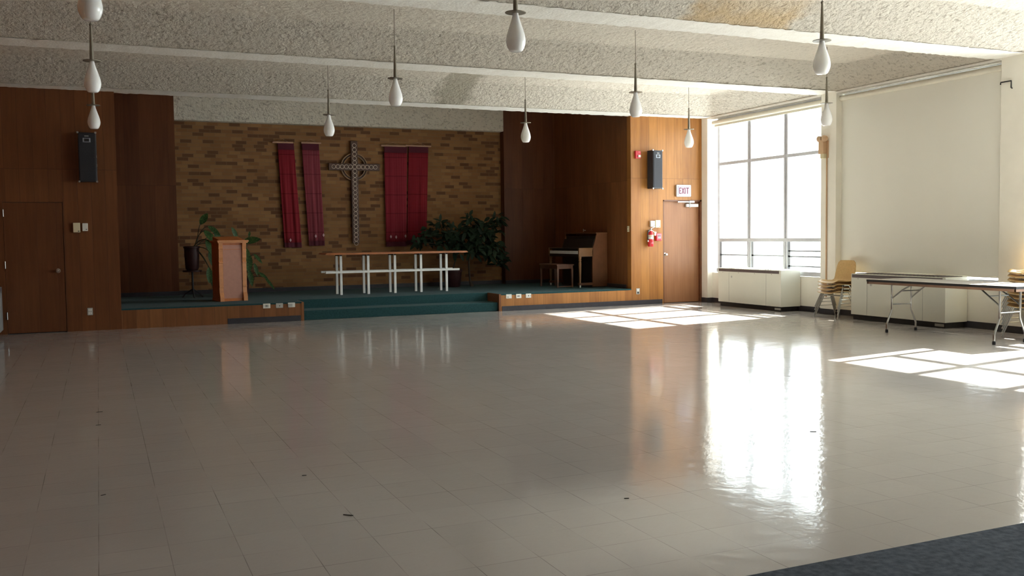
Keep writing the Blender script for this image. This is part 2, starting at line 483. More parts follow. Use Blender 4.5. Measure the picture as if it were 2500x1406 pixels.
g = MB()
for (a, b) in ((1.31, 1.43), (8.39, 8.44)): g.box(a, 19.62, .32, b, 19.7, 4.45)
struct(g.build('wall_return', 'panel_dark'))
struct(MB().box(1.43, 19.5, 3.735, 8.39, 19.72, 4.45, bev=.012).build('wall_header', 'popcorn_grey'))
# stage platform and steps
struct(MB().box(.305, YF + .02, 0, 3.16, 19.72, .30).box(6.83, YF + .02, 0, 9.66, 19.72, .30).box(3.16, 16.72, 0, 6.83, 19.72, .30).build('stage_base', 'riser'))
g = MB()
g.box(.305, YF + .0, .298, 3.16, 19.72, .322).box(6.83, YF + .0, .298, 9.66, 19.72, .322).box(3.16, 16.70, .0, 6.83, 19.72, .322, bev=.008)
struct(g.build('floor_stage', 'teal'))
struct(MB().box(3.185, 16.18, 0, 6.805, 16.71, .165, bev=.012).build('stage_step', 'teal'))
struct(MB().box(.305, YF, 0, 3.15, YF + .02, .296).build('trim_1', 'riser'))
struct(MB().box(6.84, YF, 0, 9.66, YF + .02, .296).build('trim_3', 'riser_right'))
g = MB(); g.box(3.145, YF - .004, 0, 3.185, 16.9, .318); g.box(6.805, YF - .004, 0, 6.845, 16.9, .318)
struct(g.build('trim_2', 'riser'))
# baseboards
g = MB(); g.box(1.925, YF - .006, 0, 3.13, YF, .092); struct(g.build('baseboard_stage', 'baseboard'))
g = MB(); g.box(6.865, YF - .006, 0, 10.38, YF, .092); struct(g.build('baseboard_front', 'baseboard'))
struct(MB().box(1.43, 19.66, .322, 8.39, 19.7, .40).box(8.39, 19.47, .322, 9.65, 19.5, .40).box(9.63, YF + .2, .322, 9.66, 19.47, .40).box(.31, 19.47, .322, 1.43, 19.5, .40).build('baseboard_recess', 'baseboard'))

# right side: columns, low walls, heads
COLS = ((15.93, 16.13), (12.30, 12.66), (8.72, 9.17), (5.22, 5.42), (1.65, 1.95), (-4.6, -1.9))
for (a, b) in COLS:
    struct(MB().box(XR, a, 0, XR + .45, b, 3.74, bev=.006).build('column', 'cream_paint'))
BAYS = ((12.66, 15.93), (9.17, 12.30), (5.42, 8.72), (1.95, 5.22), (-1.9, 1.65))
for i, (a, b) in enumerate(BAYS):
    struct(MB().box(XR + .12, a, 0, XR + .42, b, .61 if i < 4 else 3.7).build('wall_right', 'cream_paint'))
    struct(MB().box(XR, a, 3.70, XR + .45, b, 4.5).build('wall_head', 'popcorn'))
    struct(MB().box(XR + .108, a, 0, XR + .12, b, .095).build('baseboard_right', 'baseboard'))
    struct(MB().box(XR - .012, a, 3.70, XR + .02, b, 3.735, bev=.006).build('trim_head', 'soffit'))
for (a, b) in COLS[:3]:
    g = MB().box(XR - .008, a - (.0 if a > 15 else .008), 0, XR, b + (.0 if a > 15 else .008), .095)
    if a < 15: g.box(XR, a - .008, 0, XR + .12, a, .095)
    g.box(XR, b, 0, XR + .12, b + .008, .095) if b < 16 else g.box(XR, a - .008, 0, XR + .12, a, .095)
    struct(g.build('baseboard_column', 'baseboard'))

# coffered ceiling
BEAMS = ((15.78, 16.25), (12.26, 12.74), (8.78, 9.28), (5.28, 5.78), (1.78, 2.28), (-1.72, -1.22))
for (a, b) in BEAMS:
    def soff(p, q, a=a, b=b):
        x = XL + (XR + .02 - XL) * p
        e = (.018 if q in (0, 1) else 0)
        yy = a + (b - a) * q + (random.uniform(-e, e))
        return Vector((x, yy, ZB + random.uniform(-.004, .004)))
    struct(MB().grid(soff, 260, 3).box(XL, a + .03, ZB + .012, XR + .02, b - .03, 4.5).build('beam', 'soffit', smooth=True, angle=80))
def cove(d):
    pts = ((-1, 0), (0, 0), (.70, .265), (.86, .305), (1.05, .322), (1.5, .335), (9, .335))
    for (a, ha), (b, hb) in zip(pts, pts[1:]):
        if a <= d <= b:
            q = (d - a) / (b - a); return ha + (hb - ha) * q
    return .335
for k, (y0, y1) in enumerate(((12.72, 15.80), (9.26, 12.28), (5.76, 8.80), (2.26, 5.30), (-1.24, 1.80), (-4.6, -1.70))):
    rng = random.Random(k + 3)
    fine = k < 3
    nx, ny = (330, 76) if fine else (60, 16)
    amp = .006 if fine else 0
    def cf(p, q):
        x = XL + (XR + .015 - XL) * p; y = y0 + (y1 - y0) * q
        d = min((y - y0), (y1 - y), (XR - x) * 1.35, (x - XL) * 1.35)
        edge = 0 < p < 1 and 0 < q < 1
        return Vector((x, y, ZB + .004 + cove(max(0, d)) + (rng.uniform(-amp, amp) if edge else 0)))
    struct(MB().grid(cf, nx, ny).build('ceiling', 'popcorn', smooth=True, angle=80))
struct(MB().box(XL - .3, YB - .3, 4.45, XR + .45, 21, 4.65).build('roof', 'exterior'))
struct(MB().box(.2, 16.2, 4.40, 9.8, 20, 4.44).build('ceiling_stage', 'popcorn_grey'))

# ------------------------------------------------------------------ windows
def window(name, shift, sashes=True):
    """aluminium window of nine panes, built for the bay beside the stage and moved along the wall"""
    w = D.objects.new(name, None); COL.objects.link(w); w.location = (0, shift, 0); w['kind'] = 'structure'
    X0, X1 = 11.50, 11.58
    ya, yb = 12.62, 15.82
    g = MB()
    g.box(X0, ya, .60, X1, ya + .07, 3.69).box(X0, yb - .07, .60, X1, yb, 3.69).box(X0, ya, 3.58, X1, yb, 3.69).box(X0 - .03, ya, .62, X1 + .04, yb, .70, bev=.006)
    g.build('window_frame', 'steel', w)
    g = MB()
    for y in (14.80, 13.75):
        g.box(X0 - .01, y - .052, .69, X1, y - .012, 3.59, bev=.004).box(X0 - .01, y + .012, .69, X1, y + .052, 3.59, bev=.004).box(X0 + .012, y - .02, .69, X1 - .012, y + .02, 3.59)
    g.build('mullion', 'steel', w)
    MB().box(X0 - .005, ya + .06, 2.758, X1, yb - .06, 2.82, bev=.006).build('transom', 'steel', w)
    MB().box(X0 - .015, ya + .06, 1.232, X1, yb - .06, 1.30, bev=.006).build('middle_rail', 'steel', w)
    yy = (15.75, 14.852, 14.748, 13.802, 13.698, 12.69)
    for (a, b), n in zip(((yy[0], yy[1]), (yy[2], yy[3]), (yy[4], yy[5])), (0, 1, 2)):
        g = MB(); xs = X0 + .01
        g.box(xs, a - .055, .70, xs + .05, a, 1.235).box(xs, b, .70, xs + .05, b + .035, 1.235)
        for z in ((.972,) if n < 2 else (1.066, .965, .79)):
            g.box(xs + .0, b, z - .013, xs + .05, a, z + .013)
        g.build('sash', 'steel_dark', w)
        for (za, zb) in ((.70, 1.235), (1.30, 2.758), (2.82, 3.58)):
            MB().box(X0 + .038, b, za, X0 + .043, a, zb).build('pane', 'glass', w)
    return w
window('window_1', 0)
window('window_2', -3.46)
window('window_3', -7.30)
window('window_4', -10.8)

def blind(y0, y1, zlow, label, name='roller_blind'):
    r = thing(name, label, 'blind', (XR + .095, (y0 + y1) / 2, 3.62)); hl = (y1 - y0) / 2
    MB().lathe([(.041, -hl), (.043, -hl + .01), (.043, hl - .01), (.041, hl)], 20, axis='Y').build('roller', 'roller', r, True)
    MB().box(.026, -hl + .002, zlow - 3.62, .030, hl - .002, .0).build('blind_cloth', 'blind', r)
    MB().box(.018, -hl + .01, zlow - 3.62 - .022, .038, hl - .01, zlow - 3.62, bev=.004).build('hem_bar', 'roller', r)
    return r
blind(12.70, 15.86, 3.56, 'rolled-up cream blind above the bright uncovered window')
blind(9.166, 12.304, .752, 'cream roller blind pulled down over the whole window behind the folding table')

# ------------------------------------------------------------------ doors
d = D.objects.new('door_1', None); COL.objects.link(d); d['kind'] = 'structure'; d.location = (0, 0, 0)
MB().box(10.425, YF + .055, .012, 11.29, YF + .095, 2.055).build('door_leaf', 'door_wood', d)
MB().box(10.405, YF - .002, 0, 10.425, YF + .13, 2.085).box(11.29, YF - .002, 0, 11.335, YF + .13, 2.085).box(10.405, YF - .002, 2.055, 11.335, YF + .13, 2.085).box(10.40, YF + .1, 0, 11.34, YF + .138, 2.085).build('door_frame', 'jamb', d)
kn = MB().lathe([(.034, .055), (.034, .046), (.013, .04), (.013, .015), (.026, .0), (.029, -.014), (.022, -.028), (.004, -.031)], 20, (10.47, YF, .99), 'Y').build('door_knob', 'chrome', d, True)
cl = MB().box(10.96, YF - .005, 1.945, 11.25, YF + .054, 2.005, bev=.006).build('door_closer', 'plastic_white', d)
MB().box(10.75, YF - .012, 2.035, 11.08, YF + .006, 2.055, bev=.003).box(11.02, YF - .02, 2.03, 11.15, YF + .02, 2.066, bev=.008).lathe([(.014, 1.93), (.014, 2.06)], 12, (11.04, YF + .0, 0)).build('closer_arm', 'dull_chrome', cl)
d = D.objects.new('door_2', None); COL.objects.link(d); d['kind'] = 'structure'
MB().box(-1.296, YF + .004, .012, -.488, YF + .05, 1.998).build('door_leaf', 'door_left', d)
MB().box(-1.30, YF + .05, 0, -.48, YF + .11, 2.005).build('door_backing', 'black', d)
MB().lathe([(.034, .008), (.034, -.004), (.013, -.008), (.013, -.032), (.026, -.046), (.029, -.06), (.022, -.075), (.004, -.078)], 20, (-.578, YF, .95), 'Y').build('door_knob', 'chrome', d, True)
for z in (1.84, 1.055, .28):
    MB().lathe([(.008, z - .055), (.008, z + .055)], 10, (-1.297, YF - .004, 0)).build('hinge', 'dull_chrome', d)

# ------------------------------------------------------------------ pendants
def make_pendant(loc, label):
    r = thing('pendant_lamp', label, 'pendant lamp', loc, group='teardrop pendant lamps on the coffered ceiling')
    sh = [(.0, -.002), (.03, 0), (.047, .002), (.058, .012), (.068, .03), (.078, .055), (.083, .085), (.082, .105), (.076, .14), (.064, .18), (.05, .22), (.038, .255), (.029, .285), (.024, .31), (.022, .325)]
    MB().lathe(sh, 32, cap=False).build('glass_shade', 'opal', r, True, 60)
    MB().lathe([(.015, .318), (.088, .320), (.089, .323), (.088, .326), (.02, .330)], 32).build('disc', 'bronze', r, True)
    sm = MB().lathe([(.021, .328), (.0195, .40), (.016, .52), (.0105, .68)], 20).build('stem', 'bronze', r, True)
    MB().lathe([(.004, .672), (.012, .68), (.016, .69), (.012, .70), (.004, .708)], 14).build('swivel_ball', 'bronze', sm, True)
    MB().lathe([(.004, .70), (.004, 1.14)], 8).build('rod', 'bronze', r, True)
    return r
PX = (.005, 3.26, 6.53, 9.74)
pl = {
 (0, 0): 'teardrop pendant in front of the left black wall speaker, farthest and lowest of its line',
 (0, 1): 'teardrop pendant in front of the brick wall, between red hangings and cross',
 (0, 2): 'teardrop pendant in front of the dark veneer right of the brick wall',
 (0, 3): 'teardrop pendant in front of the sunlit veneer, above the exit sign',
 (1, 0): 'teardrop pendant crossing the ceiling edge above the left speaker, middle of three in line',
 (1, 1): 'teardrop pendant on a long thin rod above the cross, overlapping the rough plaster header',
 (1, 2): 'teardrop pendant hanging above the red strobe alarm and the right speaker',
 (1, 3): 'teardrop pendant in front of the cream column with the tan emergency light',
 (2, 0): 'cut-off pendant at the top left edge, only its round opal bottom showing',
 (2, 1): 'large near teardrop pendant at the top middle of the view',
 (2, 2): 'large near teardrop pendant left of the covered window, beside the yellowish ceiling stain',
}
lamp0 = None
for (j, i), lab in pl.items():
    loc = (PX[i], (14.25, 10.77, 7.29)[j], 2.94)
    if lamp0 is None: lamp0 = make_pendant(loc, lab)
    else: dup(lamp0, loc, lab)

# ------------------------------------------------------------------ wall speakers
def make_speaker(loc, rz, label):
    r = thing('wall_speaker', label, 'loudspeaker', loc, rz, 'black column loudspeakers flanking the stage')
    w, h, dd = .125, .375, .17
    MB().box(-w, -dd, -h, w, 0, h, bev=.008).build('cabinet', 'black_cab', r)
    MB().box(-w + .014, -dd - .008, -h + .014, w - .014, -dd + .002, h - .014, bev=.004).build('grille', 'black_grille', r)
    MB().box(-.03, -dd - .012, h - .06, .03, -dd - .006, h - .05).build('badge', 'plastic_grey', r)
    hf = MB().box(-.055, -dd - .012, h - .15, .055, -dd - .006, h - .085, bev=.003).build('horn_frame', 'grey_line', r)
    MB().box(-.035, -dd - .016, h - .14, .035, -dd - .010, h - .095).build('horn_mouth', 'black', hf)
    for sx in (-1, 1):
        for sz in (-1, 1):
            g = MB(); g.box(sx * w - .014, -dd - .006, sz * h - .014, sx * w + .014, -dd + .02, sz * h + .014, bev=.006)
            g.build('corner_guard', 'dull_chrome', r)
    MB().box(-.08, 0, -.12, .08, .03, .12).build('bracket', 'black', r)
    return r
s0 = make_speaker((-.095, YF - .03, 2.69), math.radians(-4), 'black column speaker on the dark veneer wall left of the stage')
for (a, b) in ((-.005, .03), (-.14, -.10)): MB().box(.125, -.10, a, .129, -.085, b).build('side_clip', 'dull_chrome', s0)
make_speaker((10.13, YF - .03, 2.675), math.radians(10), 'black column speaker on the sunlit veneer right of the stage')

# ------------------------------------------------------------------ exit sign
r = thing('exit_sign', 'white framed EXIT sign above the right door', 'sign', (10.872, YF, 2.268))
MB().box(-.175, -.05, -.12, .175, 0, .12, bev=.02).build('housing', 'exit_frame', r, True)
MB().box(-.145, -.054, -.092, .145, -.048, .092).build('inlay_line', 'grey_line', r)
fc = MB().box(-.132, -.057, -.080, .132, -.052, .080).build('face', 'exit_face', r)
def letters(parent, y):
    H, Y0, Y1 = .062, y - .004, y
    def bar(g, x0, z0, x1, z1): g.box(x0, Y0, z0, x1, Y1, z1)
    g = MB(); bar(g, -.118, -H, -.104, H); bar(g, -.106, H - .016, -.072, H); bar(g, -.106, -.008, -.078, .008); bar(g, -.106, -H, -.072, -H + .016); g.build('letter', 'purple', parent)
    g = MB()
    for sgn in (1, -1):
        a = math.atan2(2 * H - .004, .050) * sgn
        g.box(-.066, Y0 - .0006 * sgn, -.0075, .066, Y1, .0075, mat=Matrix.Translation((-.030, 0, 0)) @ Matrix.Rotation(-a, 4, 'Y'))
    g.build('letter', 'purple', parent)
    g = MB(); bar(g, .012, -H, .028, H); g.build('letter', 'purple', parent)
    g = MB(); bar(g, .044, H - .016, .112, H); bar(g, .070, -H, .086, H); g.build('letter', 'purple', parent)
letters(fc, -.057)

# ------------------------------------------------------------------ fire strobe, pull station, extinguisher
r = thing('fire_alarm_strobe', 'small red fire alarm strobe left of the right black speaker', 'alarm', (9.805, YF, 2.968))
MB().box(-.06, -.045, -.075, .06, 0, .075, bev=.008).build('housing', 'red', r)
MB().box(-.015, -.075, -.05, .045, -.04, -.005, bev=.012).build('strobe_lens', 'plastic_white', r)
MB().box(.0, -.049, .045, .045, -.043, .06).build('lettering_strip', 'pink_red', r)
r = thing('fire_alarm_pull', 'pinkish red pull station right of the fire extinguisher', 'alarm', (10.275, YF, 1.342))
MB().box(-.062, -.05, -.075, .062, 0, .075, bev=.006).build('housing', 'red', r)
MB().box(-.05, -.056, -.068, .056, -.048, .068, bev=.003).build('front_plate', 'pink_red', r)
MB().box(-.028, -.064, -.022, .03, -.054, .018, bev=.003).build('pull_bar', 'exit_frame', r)
MB().box(-.025, -.067, -.004, .027, -.062, .006).box(-.025, -.067, .018, .03, -.054, .03).build('slot', 'black', r)
MB().box(-.04, -.059, -.06, .045, -.054, -.036).build('lower_band', 'red', r)

r = thing('fire_extinguisher', 'red fire extinguisher hung on the sunlit veneer left of the door', 'fire extinguisher', (10.065, YF - .075, 1.155))
MB().lathe([(.0, .0), (.05, 0), (.056, .008), (.056, .235), (.052, .262), (.038, .288), (.022, .30), (.02, .315)], 28).build('cylinder', 'red', r, True)
MB().lathe([(.0575, .148), (.0575, .20)], 28, cap=False).build('white_band', 'plastic_white', r, True)
MB().lathe([(.0575, .206), (.0575, .232)], 28, cap=False).build('upper_label', 'plastic_ivory', r, True)
MB().lathe([(.02, .31), (.024, .315), (.024, .335), (.015, .345), (.015, .365)], 16).build('valve', 'chrome', r, True)
g = MB()
g.box(0, -.009, -.006, .11, .009, .004, mat=Matrix.Translation((0, 0, .352)) @ Matrix.Rotation(math.radians(-22), 4, 'Y'))
g.build('carry_handle', 'plastic_white', r)
g = MB(); g.box(0, -.009, -.004, .12, .009, .005, mat=Matrix.Translation((0, 0, .335)) @ Matrix.Rotation(math.radians(30), 4, 'Y'))
g.build('squeeze_lever', 'plastic_white', r)
MB().tube([(-.012, 0, .33), (-.055, -.01, .325), (-.075, -.01, .26), (-.072, -.01, .16), (-.066, -.01, .12)], .009, 8).build('hose', 'black', r, True)
MB().lathe([(.012, .0), (.016, .03)], 12, (-.066, -.01, .095)).build('nozzle', 'plastic_white', r, True)
MB().box(.012, -.064, .225, .05, -.061, .30, mat=Matrix.Rotation(.15, 4, 'Y')).build('inspection_tag', 'paper', r)
MB().prism([(-.03, .07), (.004, .083), (.04, .072), (.004, .060)], 'Y', -.062, -.055).build('emblem', 'pink_red', r)
MB().box(-.02, .045, .05, .02, .075, .33).build('bracket', 'dull_chrome', r)

# ------------------------------------------------------------------ switch plates and outlets
def wallbox(name, label, cat, loc, w, h, dep, mat, rz=0, mark=None, group=None):
    r = thing(name, label, cat, loc, rz, group)
    MB().box(-w / 2, -dep, -h / 2, w / 2, 0, h / 2, bev=.006).build('housing', mat, r)
    if mark:
        for (x, z, a, b, mm) in mark:
            MB().box(x - a, -dep - .003, z - b, x + a, -dep + .001, z + b).build('marking', mm, r)
    return r
wallbox('thermostat', 'smaller white control box above the fire extinguisher', 'wall control', (10.133, YF, 1.606), .095, .122, .05, 'plastic_white', mark=[(.022, -.04, .006, .006, 'black'), (-.028, .02, .003, .02, 'plastic_grey')])
wallbox('control_box', 'larger ivory control box right of the white thermostat', 'wall control', (10.256, YF, 1.605), .112, .15, .05, 'plastic_ivory', mark=[(.035, -.05, .007, .007, 'black')])
wallbox('control_box', 'larger greyish ivory control box left of the two on the dark veneer', 'wall control', (-.295, YF, 1.613), .10, .148, .05, 'plastic_ivory', mark=[(.028, -.056, .012, .006, 'black')])
wallbox('thermostat', 'smaller white control box right of the two on the dark veneer', 'wall control', (-.175, YF, 1.619), .078, .122, .045, 'plastic_white', mark=[(.018, -.035, .010, .005, 'black')])
SOCK = [(0, .022, .016, .013, 'plastic_grey'), (0, -.022, .016, .013, 'plastic_grey')]
wallbox('wall_outlet', 'grey steel outlet low on the dark veneer left of the stage', 'outlet', (-.149, YF, .30), .078, .115, .008, 'plastic_grey', mark=[(0, .026, .022, .018, 'plastic_white'), (0, -.026, .022, .018, 'plastic_white'), (0, .026, .004, .007, 'black'), (0, -.026, .004, .007, 'black')])
wallbox('wall_outlet', 'grey steel outlet low on the sunlit veneer between stage and door', 'outlet', (9.808, YF, .27), .078, .117, .008, 'plastic_grey', mark=[(0, .026, .02, .016, 'plastic_white'), (0, -.028, .02, .016, 'black')])
wallbox('light_switch', 'ivory switch plate on the dark side wall above the piano', 'switch', (9.66, 16.235, 1.51), .072, .115, .008, 'plastic_ivory', rz=-PI / 2, mark=[(0, .03, .006, .006, 'black'), (0, -.03, .006, .006, 'black')])
wallbox('stage_outlet', 'speckled outlet plate, leftmost of three on the left stage front', 'outlet', (2.562, YF, .276), .12, .08, .008, 'plastic_white', mark=[(0, .0, .03, .02, 'plastic_grey'), (0, .0, .005, .012, 'black')], group='outlet plates along the stage front')
wallbox('stage_outlet', 'outlet plate with one black hole, middle of three on the left stage front', 'outlet', (2.773, YF, .274), .12, .08, .008, 'plastic_grey', mark=[(.004, -.004, .007, .008, 'black')], group='outlet plates along the stage front')
wallbox('stage_outlet', 'outlet plate nearest the steps on the left stage front', 'outlet', (2.975, YF, .276), .12, .08, .008, 'plastic_white', mark=[(-.02, -.004, .035, .025, 'plastic_grey')], group='outlet plates along the stage front')
wallbox('stage_outlet', 'outlet plate nearest the steps on the right stage front', 'outlet', (7.004, YF, .272), .115, .08, .008, 'plastic_white', mark=[(-.02, -.012, .018, .012, 'plastic_grey')], group='outlet plates along the stage front')
wallbox('stage_outlet', 'white outlet plate with a dark jack, middle of three on the right stage front', 'outlet', (7.205, YF, .270), .112, .08, .008, 'plastic_white', mark=[(-.005, .002, .025, .007, 'black')], group='outlet plates along the stage front')
wallbox('stage_outlet', 'rightmost outlet plate of three on the right stage front', 'outlet', (7.408, YF, .270), .112, .08, .008, 'plastic_white', mark=[(.0, .0, .007, .012, 'black'), (.04, .0, .012, .006, 'plastic_grey')], group='outlet plates along the stage front')

# ------------------------------------------------------------------ brick wall: hangings and cross
YW = 19.7
def zs(z): return 1.4 + (z - 1.4) * 1.0234
def banner(xt0, xt1, xb0, xb1, zt, zb, rod0, rod1, label, mat, marks, seed, off=.05):
    r = thing('wall_hanging', label, 'wall hanging', ((xt0 + xt1) / 2, YW - off, zt), group='red woven hangings either side of the cross')
    cx = (xt0 + xt1) / 2; rng = random.Random(seed)
    ph = [rng.uniform(0, 6) for _ in range(3)]
    def surf(za, zc, out=0.0):
        def f(p, q):
            z = za + (zc - za) * q; k = (zt - z) / (zt - zb)
            a = xt0 + (xb0 - xt0) * k; b = xt1 + (xb1 - xt1) * k
            x = a + (b - a) * p
            y = -.006 - out + (.010 * math.sin(p * 13 + ph[0]) + .006 * math.sin(p * 24 + ph[1] + k)) * min(1, k * 2)
            return Vector((x - cx, y, z - zt))
        return f
    H = zt - zb
    def piece(name, z0, z1, mt, out=0):
        o = MB().grid(surf(z0, z1, out), 24, 14).build(name, mt, r, True, 80)
        so = o.modifiers.new('thick', 'SOLIDIFY'); so.thickness = .006; so.offset = 0
        return o
    piece('cloth', zt - .10, zb + .10, mat)
    piece('top_hem', zt, zt - .10, 'maroon'); piece('bottom_hem', zb + .10, zb, 'maroon')
    MB().box(rod0 - cx, -.03, .028, rod1 - cx, .035, .062, bev=.006).build('rod', 'rod_wood', r)
    MB().tube([(rod0 + .08 - cx, 0, .05), ((rod0 + rod1) / 2 - cx, .03, .12), (rod1 - .08 - cx, 0, .05)], .003, 6).build('cord', 'rod_wood', r)
    MB().box(xt0 - cx, -.012, -.004, xt1 - cx, .004, .030).build('hanging_slat', 'maroon', r)
    for (fx, dz) in marks:
        k = (H - .15 - dz) / H
        a = xt0 + (xb0 - xt0) * k; b = xt1 + (xb1 - xt1) * k
        xx = a + (b - a) * fx - cx
        MB().prism([(xx - .022, -H + .15 + dz), (xx, -H + .19 + dz), (xx + .022, -H + .15 + dz), (xx, -H + .11 + dz)], 'Y', -.034, -.030).build('emblem', 'pale_thread', r)
    return r
banner(3.425, 3.755, 3.52, 3.87, zs(3.28), zs(1.225), 3.32, 3.74, 'red wall hanging, first from the left beside the dark panel', 'cloth_red', [(.35, 0)], 1)
banner(3.915, 4.27, 4.02, 4.345, zs(3.285), zs(1.25), 3.905, 4.315, 'dusty rose wall hanging next to the cross on its left', 'cloth_rose', [(.45, .05), (.95, .07)], 2)
banner(5.665, 6.175, 5.67, 6.13, zs(3.27), zs(1.21), 5.595, 6.14, 'wide crimson wall hanging next to the cross on its right', 'cloth_crimson', [(.22, .06), (.47, .05), (.92, .07)], 3, .06)
banner(6.22, 6.665, 6.15, 6.59, zs(3.285), zs(1.24), 6.15, 6.73, 'dark red wall hanging behind the leafy tree, farthest right', 'cloth_red', [], 4, .035)

r = thing('wall_cross', 'dark wooden cross studded with pale rings on the brick wall', 'cross', (5.012, YW, 0))
zc = 2.895
MB().box(-.073, -.075, 1.285, .073, -.02, 3.44, bev=.006).build('upright', 'cross_wood', r)
MB().box(-.545, -.078, zc - .072, .545, -.018, zc + .072, bev=.006).build('crossbar', 'cross_wood', r)
MB().ring((0, -.05, zc), .282, .011, n=48).ring((0, -.05, zc), .232, .009, n=48).build('hoop', 'ring_wood', r, True)
MB().lathe([(.282, -.048), (.282, -.03), (.23, -.03), (.23, -.048)], 48, (0, 0, zc), 'Y', cap=False).build('hoop_band', 'cross_wood', r)
ring_me = None
st = .0895
spots = [(k * st, zc) for k in range(-5, 6)] + [(0, zc + k * st) for k in range(1, 6)] + [(0, zc - k * st) for k in range(1, 19)]
for (x, z) in spots:
    if ring_me is None:
        ring_me = MB().ring((0, 0, 0), .041, .0068, n=20).build('ring', 'ring', r, True); o = ring_me
    else:
        o = ring_me.copy(); COL.objects.link(o); o.parent = r
    o.location = (x, -.082, z)

# ------------------------------------------------------------------ altar table
SZ = .322
r = thing('communion_table', 'long teak-topped table on ten white legs, front of the stage', 'table', (0, 0, SZ))
def top(p, q):  # slightly boat-shaped thin top
    return Vector((3.86 + 2.86 * p, 17.47 + .62 * q, .77))
g = MB(); g.prism([(3.865, .77), (3.90, .798), (6.685, .798), (6.72, .77), (6.66, .762), (3.93, .762)], 'Y', 17.46, 18.10)
g.build('tabletop', 'tabletop_wood', r)
for k in range(5):
    x = 4.20 + k * .53
    for y in (17.65, 17.99):
        MB().box(x - .023, y - .02, 0, x + .023, y + .02, .735 if y > 17.8 else .765, bev=.003).build('leg', 'white_paint', r)
    MB().box(x - .02, 17.62, .735, x + .02, 18.02, .765).build('bearer', 'black', r)
for y in (17.618, 18.022):
    MB().box(3.90, y - .03, .412, 6.58, y + .03, .45, bev=.003).build('rail', 'white_paint', r)

# ------------------------------------------------------------------ lectern
r = thing('lectern', 'orange wooden lectern with pink front panel, left of the steps', 'lectern', (2.11, 17.25, SZ), math.radians(9))
MB().box(-.24, -.19, 0, .24, .22, 1.04, bev=.004).build('body', 'lectern', r)
MB().box(-.165, -.205, .03, .165, -.18, .98).build('front_panel', 'lectern_panel', r)
for sx in (-1, 1):
    x0 = sx * .205
    prof = [(0, 0), (-.065, 0), (-.065, .07), (-.055, .10), (-.03, .15), (-.022, .22), (-.022, .24), (-.034, .245), (-.034, .27), (-.028, .275), (-.028, .66), (-.04, .665), (-.04, .685), (-.02, .70), (-.036, .76), (-.04, .88), (-.046, .885), (-.046, .905), (-.034, .915), (-.046, .985), (-.05, 1.03), (0, 1.03)]
    MB().prism([(-.19 + a, b) for (a, b) in prof], 'X', x0 - .035, x0 + .035).build('pilaster', 'lectern_trim', r)
MB().box(-.27, -.265, 1.035, .28, .24, 1.065, bev=.008).box(-.255, -.25, 1.015, .265, .23, 1.036).build('top_slab', 'lectern_trim', r)
MB().box(-.25, -.215, 0, .25, .225, .05, bev=.004).build('plinth', 'lectern', r)
MB().prism([(-.24, 1.065), (.21, 1.065), (.21, 1.13)], 'X', -.22, .22).build('reading_desk', 'lectern', r)
MB().box(-.15, -.21, .90, .16, -.203, .908).build('carved_line', 'lectern', r)

# ------------------------------------------------------------------ piano and bench
r = thing('upright_piano', 'walnut upright piano against the right side wall of the stage', 'piano', (9.64, 17.05, SZ))
L = 1.42
g = MB(); prof = [(-.35, .02), (0, .02), (0, 1.115), (-.245, 1.115), (-.29, .95), (-.35, .78)]
MB().prism(prof, 'Y', 0, .035).build('end_panel', 'piano', r); MB().prism(prof, 'Y', L - .035, L).build('end_panel', 'piano', r)
MB().box(-.24, .03, .05, -.02, L - .03, 1.06).build('case', 'piano_dark', r)
MB().box(-.27, -.01, 1.105, .0, L + .01, 1.13, bev=.005).build('lid', 'piano', r)
MB().prism([(-.345, .80), (-.285, 1.0), (-.265, 1.0), (-.325, .80)], 'Y', .035, L - .035).build('music_desk', 'piano_dark', r)
MB().box(-.33, .035, .06, -.30, L - .035, .60).build('knee_panel', 'piano_dark', r)
for y in (0, L - .05): MB().box(-.66, y, .64, -.33, y + .05, .815, bev=.006).build('key_arm', 'piano_light', r)
MB().box(-.66, .05, .63, -.33, L - .05, .69).build('keybed', 'piano_dark', r)
MB().box(-.655, .055, .69, -.52, L - .055, .752).build('keyboard', 'white_paint', r)
MB().box(-.60, .055, .752, -.36, L - .055, .775).build('black_keys', 'black', r)
MB().box(-.655, .05, .79, -.36, L - .05, .806).build('fallboard', 'piano_dark', r)
for y in (.03, L - .03):
    lg = MB().lathe([(.022, .06), (.018, .07), (.022, .2), (.032, .5), (.026, .54), (.036, .56), (.026, .58), (.034, .60), (.036, .64)], 14, (-.625, y, 0)).build('leg', 'piano_light', r, True)
    MB().lathe([(.02, 0), (.022, .02), (.02, .045), (.012, .06)], 12, (-.625, y, 0)).build('caster', 'dull_chrome', lg, True)
    MB().box(-.66, y - .03, .05, -.33, y + .03, .10).build('toe_block', 'piano', r)
MB().box(-.36, .03, .0, -.02, L - .03, .05).build('plinth', 'piano_dark', r)
r = thing('piano_bench', 'dark wooden bench in front of the upright piano', 'bench', (8.82, 17.38, SZ))
MB().box(-.20, -.03, .455, .20, .82, .48, bev=.006).build('seat', 'bench', r)
MB().box(-.18, -.01, .385, .18, .80, .456).build('apron', 'bench', r)
for x in (-1, 1):
    for y in (0, .79):
        g = MB(); a = x * .165
        g.prism([(a - .022, .39), (a + .022, .39), (a + .013 + x * .004, 0), (a - .013 + x * .004, 0)], 'Y', y - .012, y + .024)
        g.build('leg', 'bench', r)
MB().box(-.16, -.004, .01, .16, .02, .03).build('stretcher', 'bench', r)
tag(MB().tube([(9.645, 18.0, 1.50), (9.60, 18.0, 1.50), (9.59, 18.0, 1.53), (9.59, 18.0, 1.47)], .008, 8).build('coat_hook', 'dull_chrome', None, True), 'small metal hook on the dark side wall above the piano', 'hook')

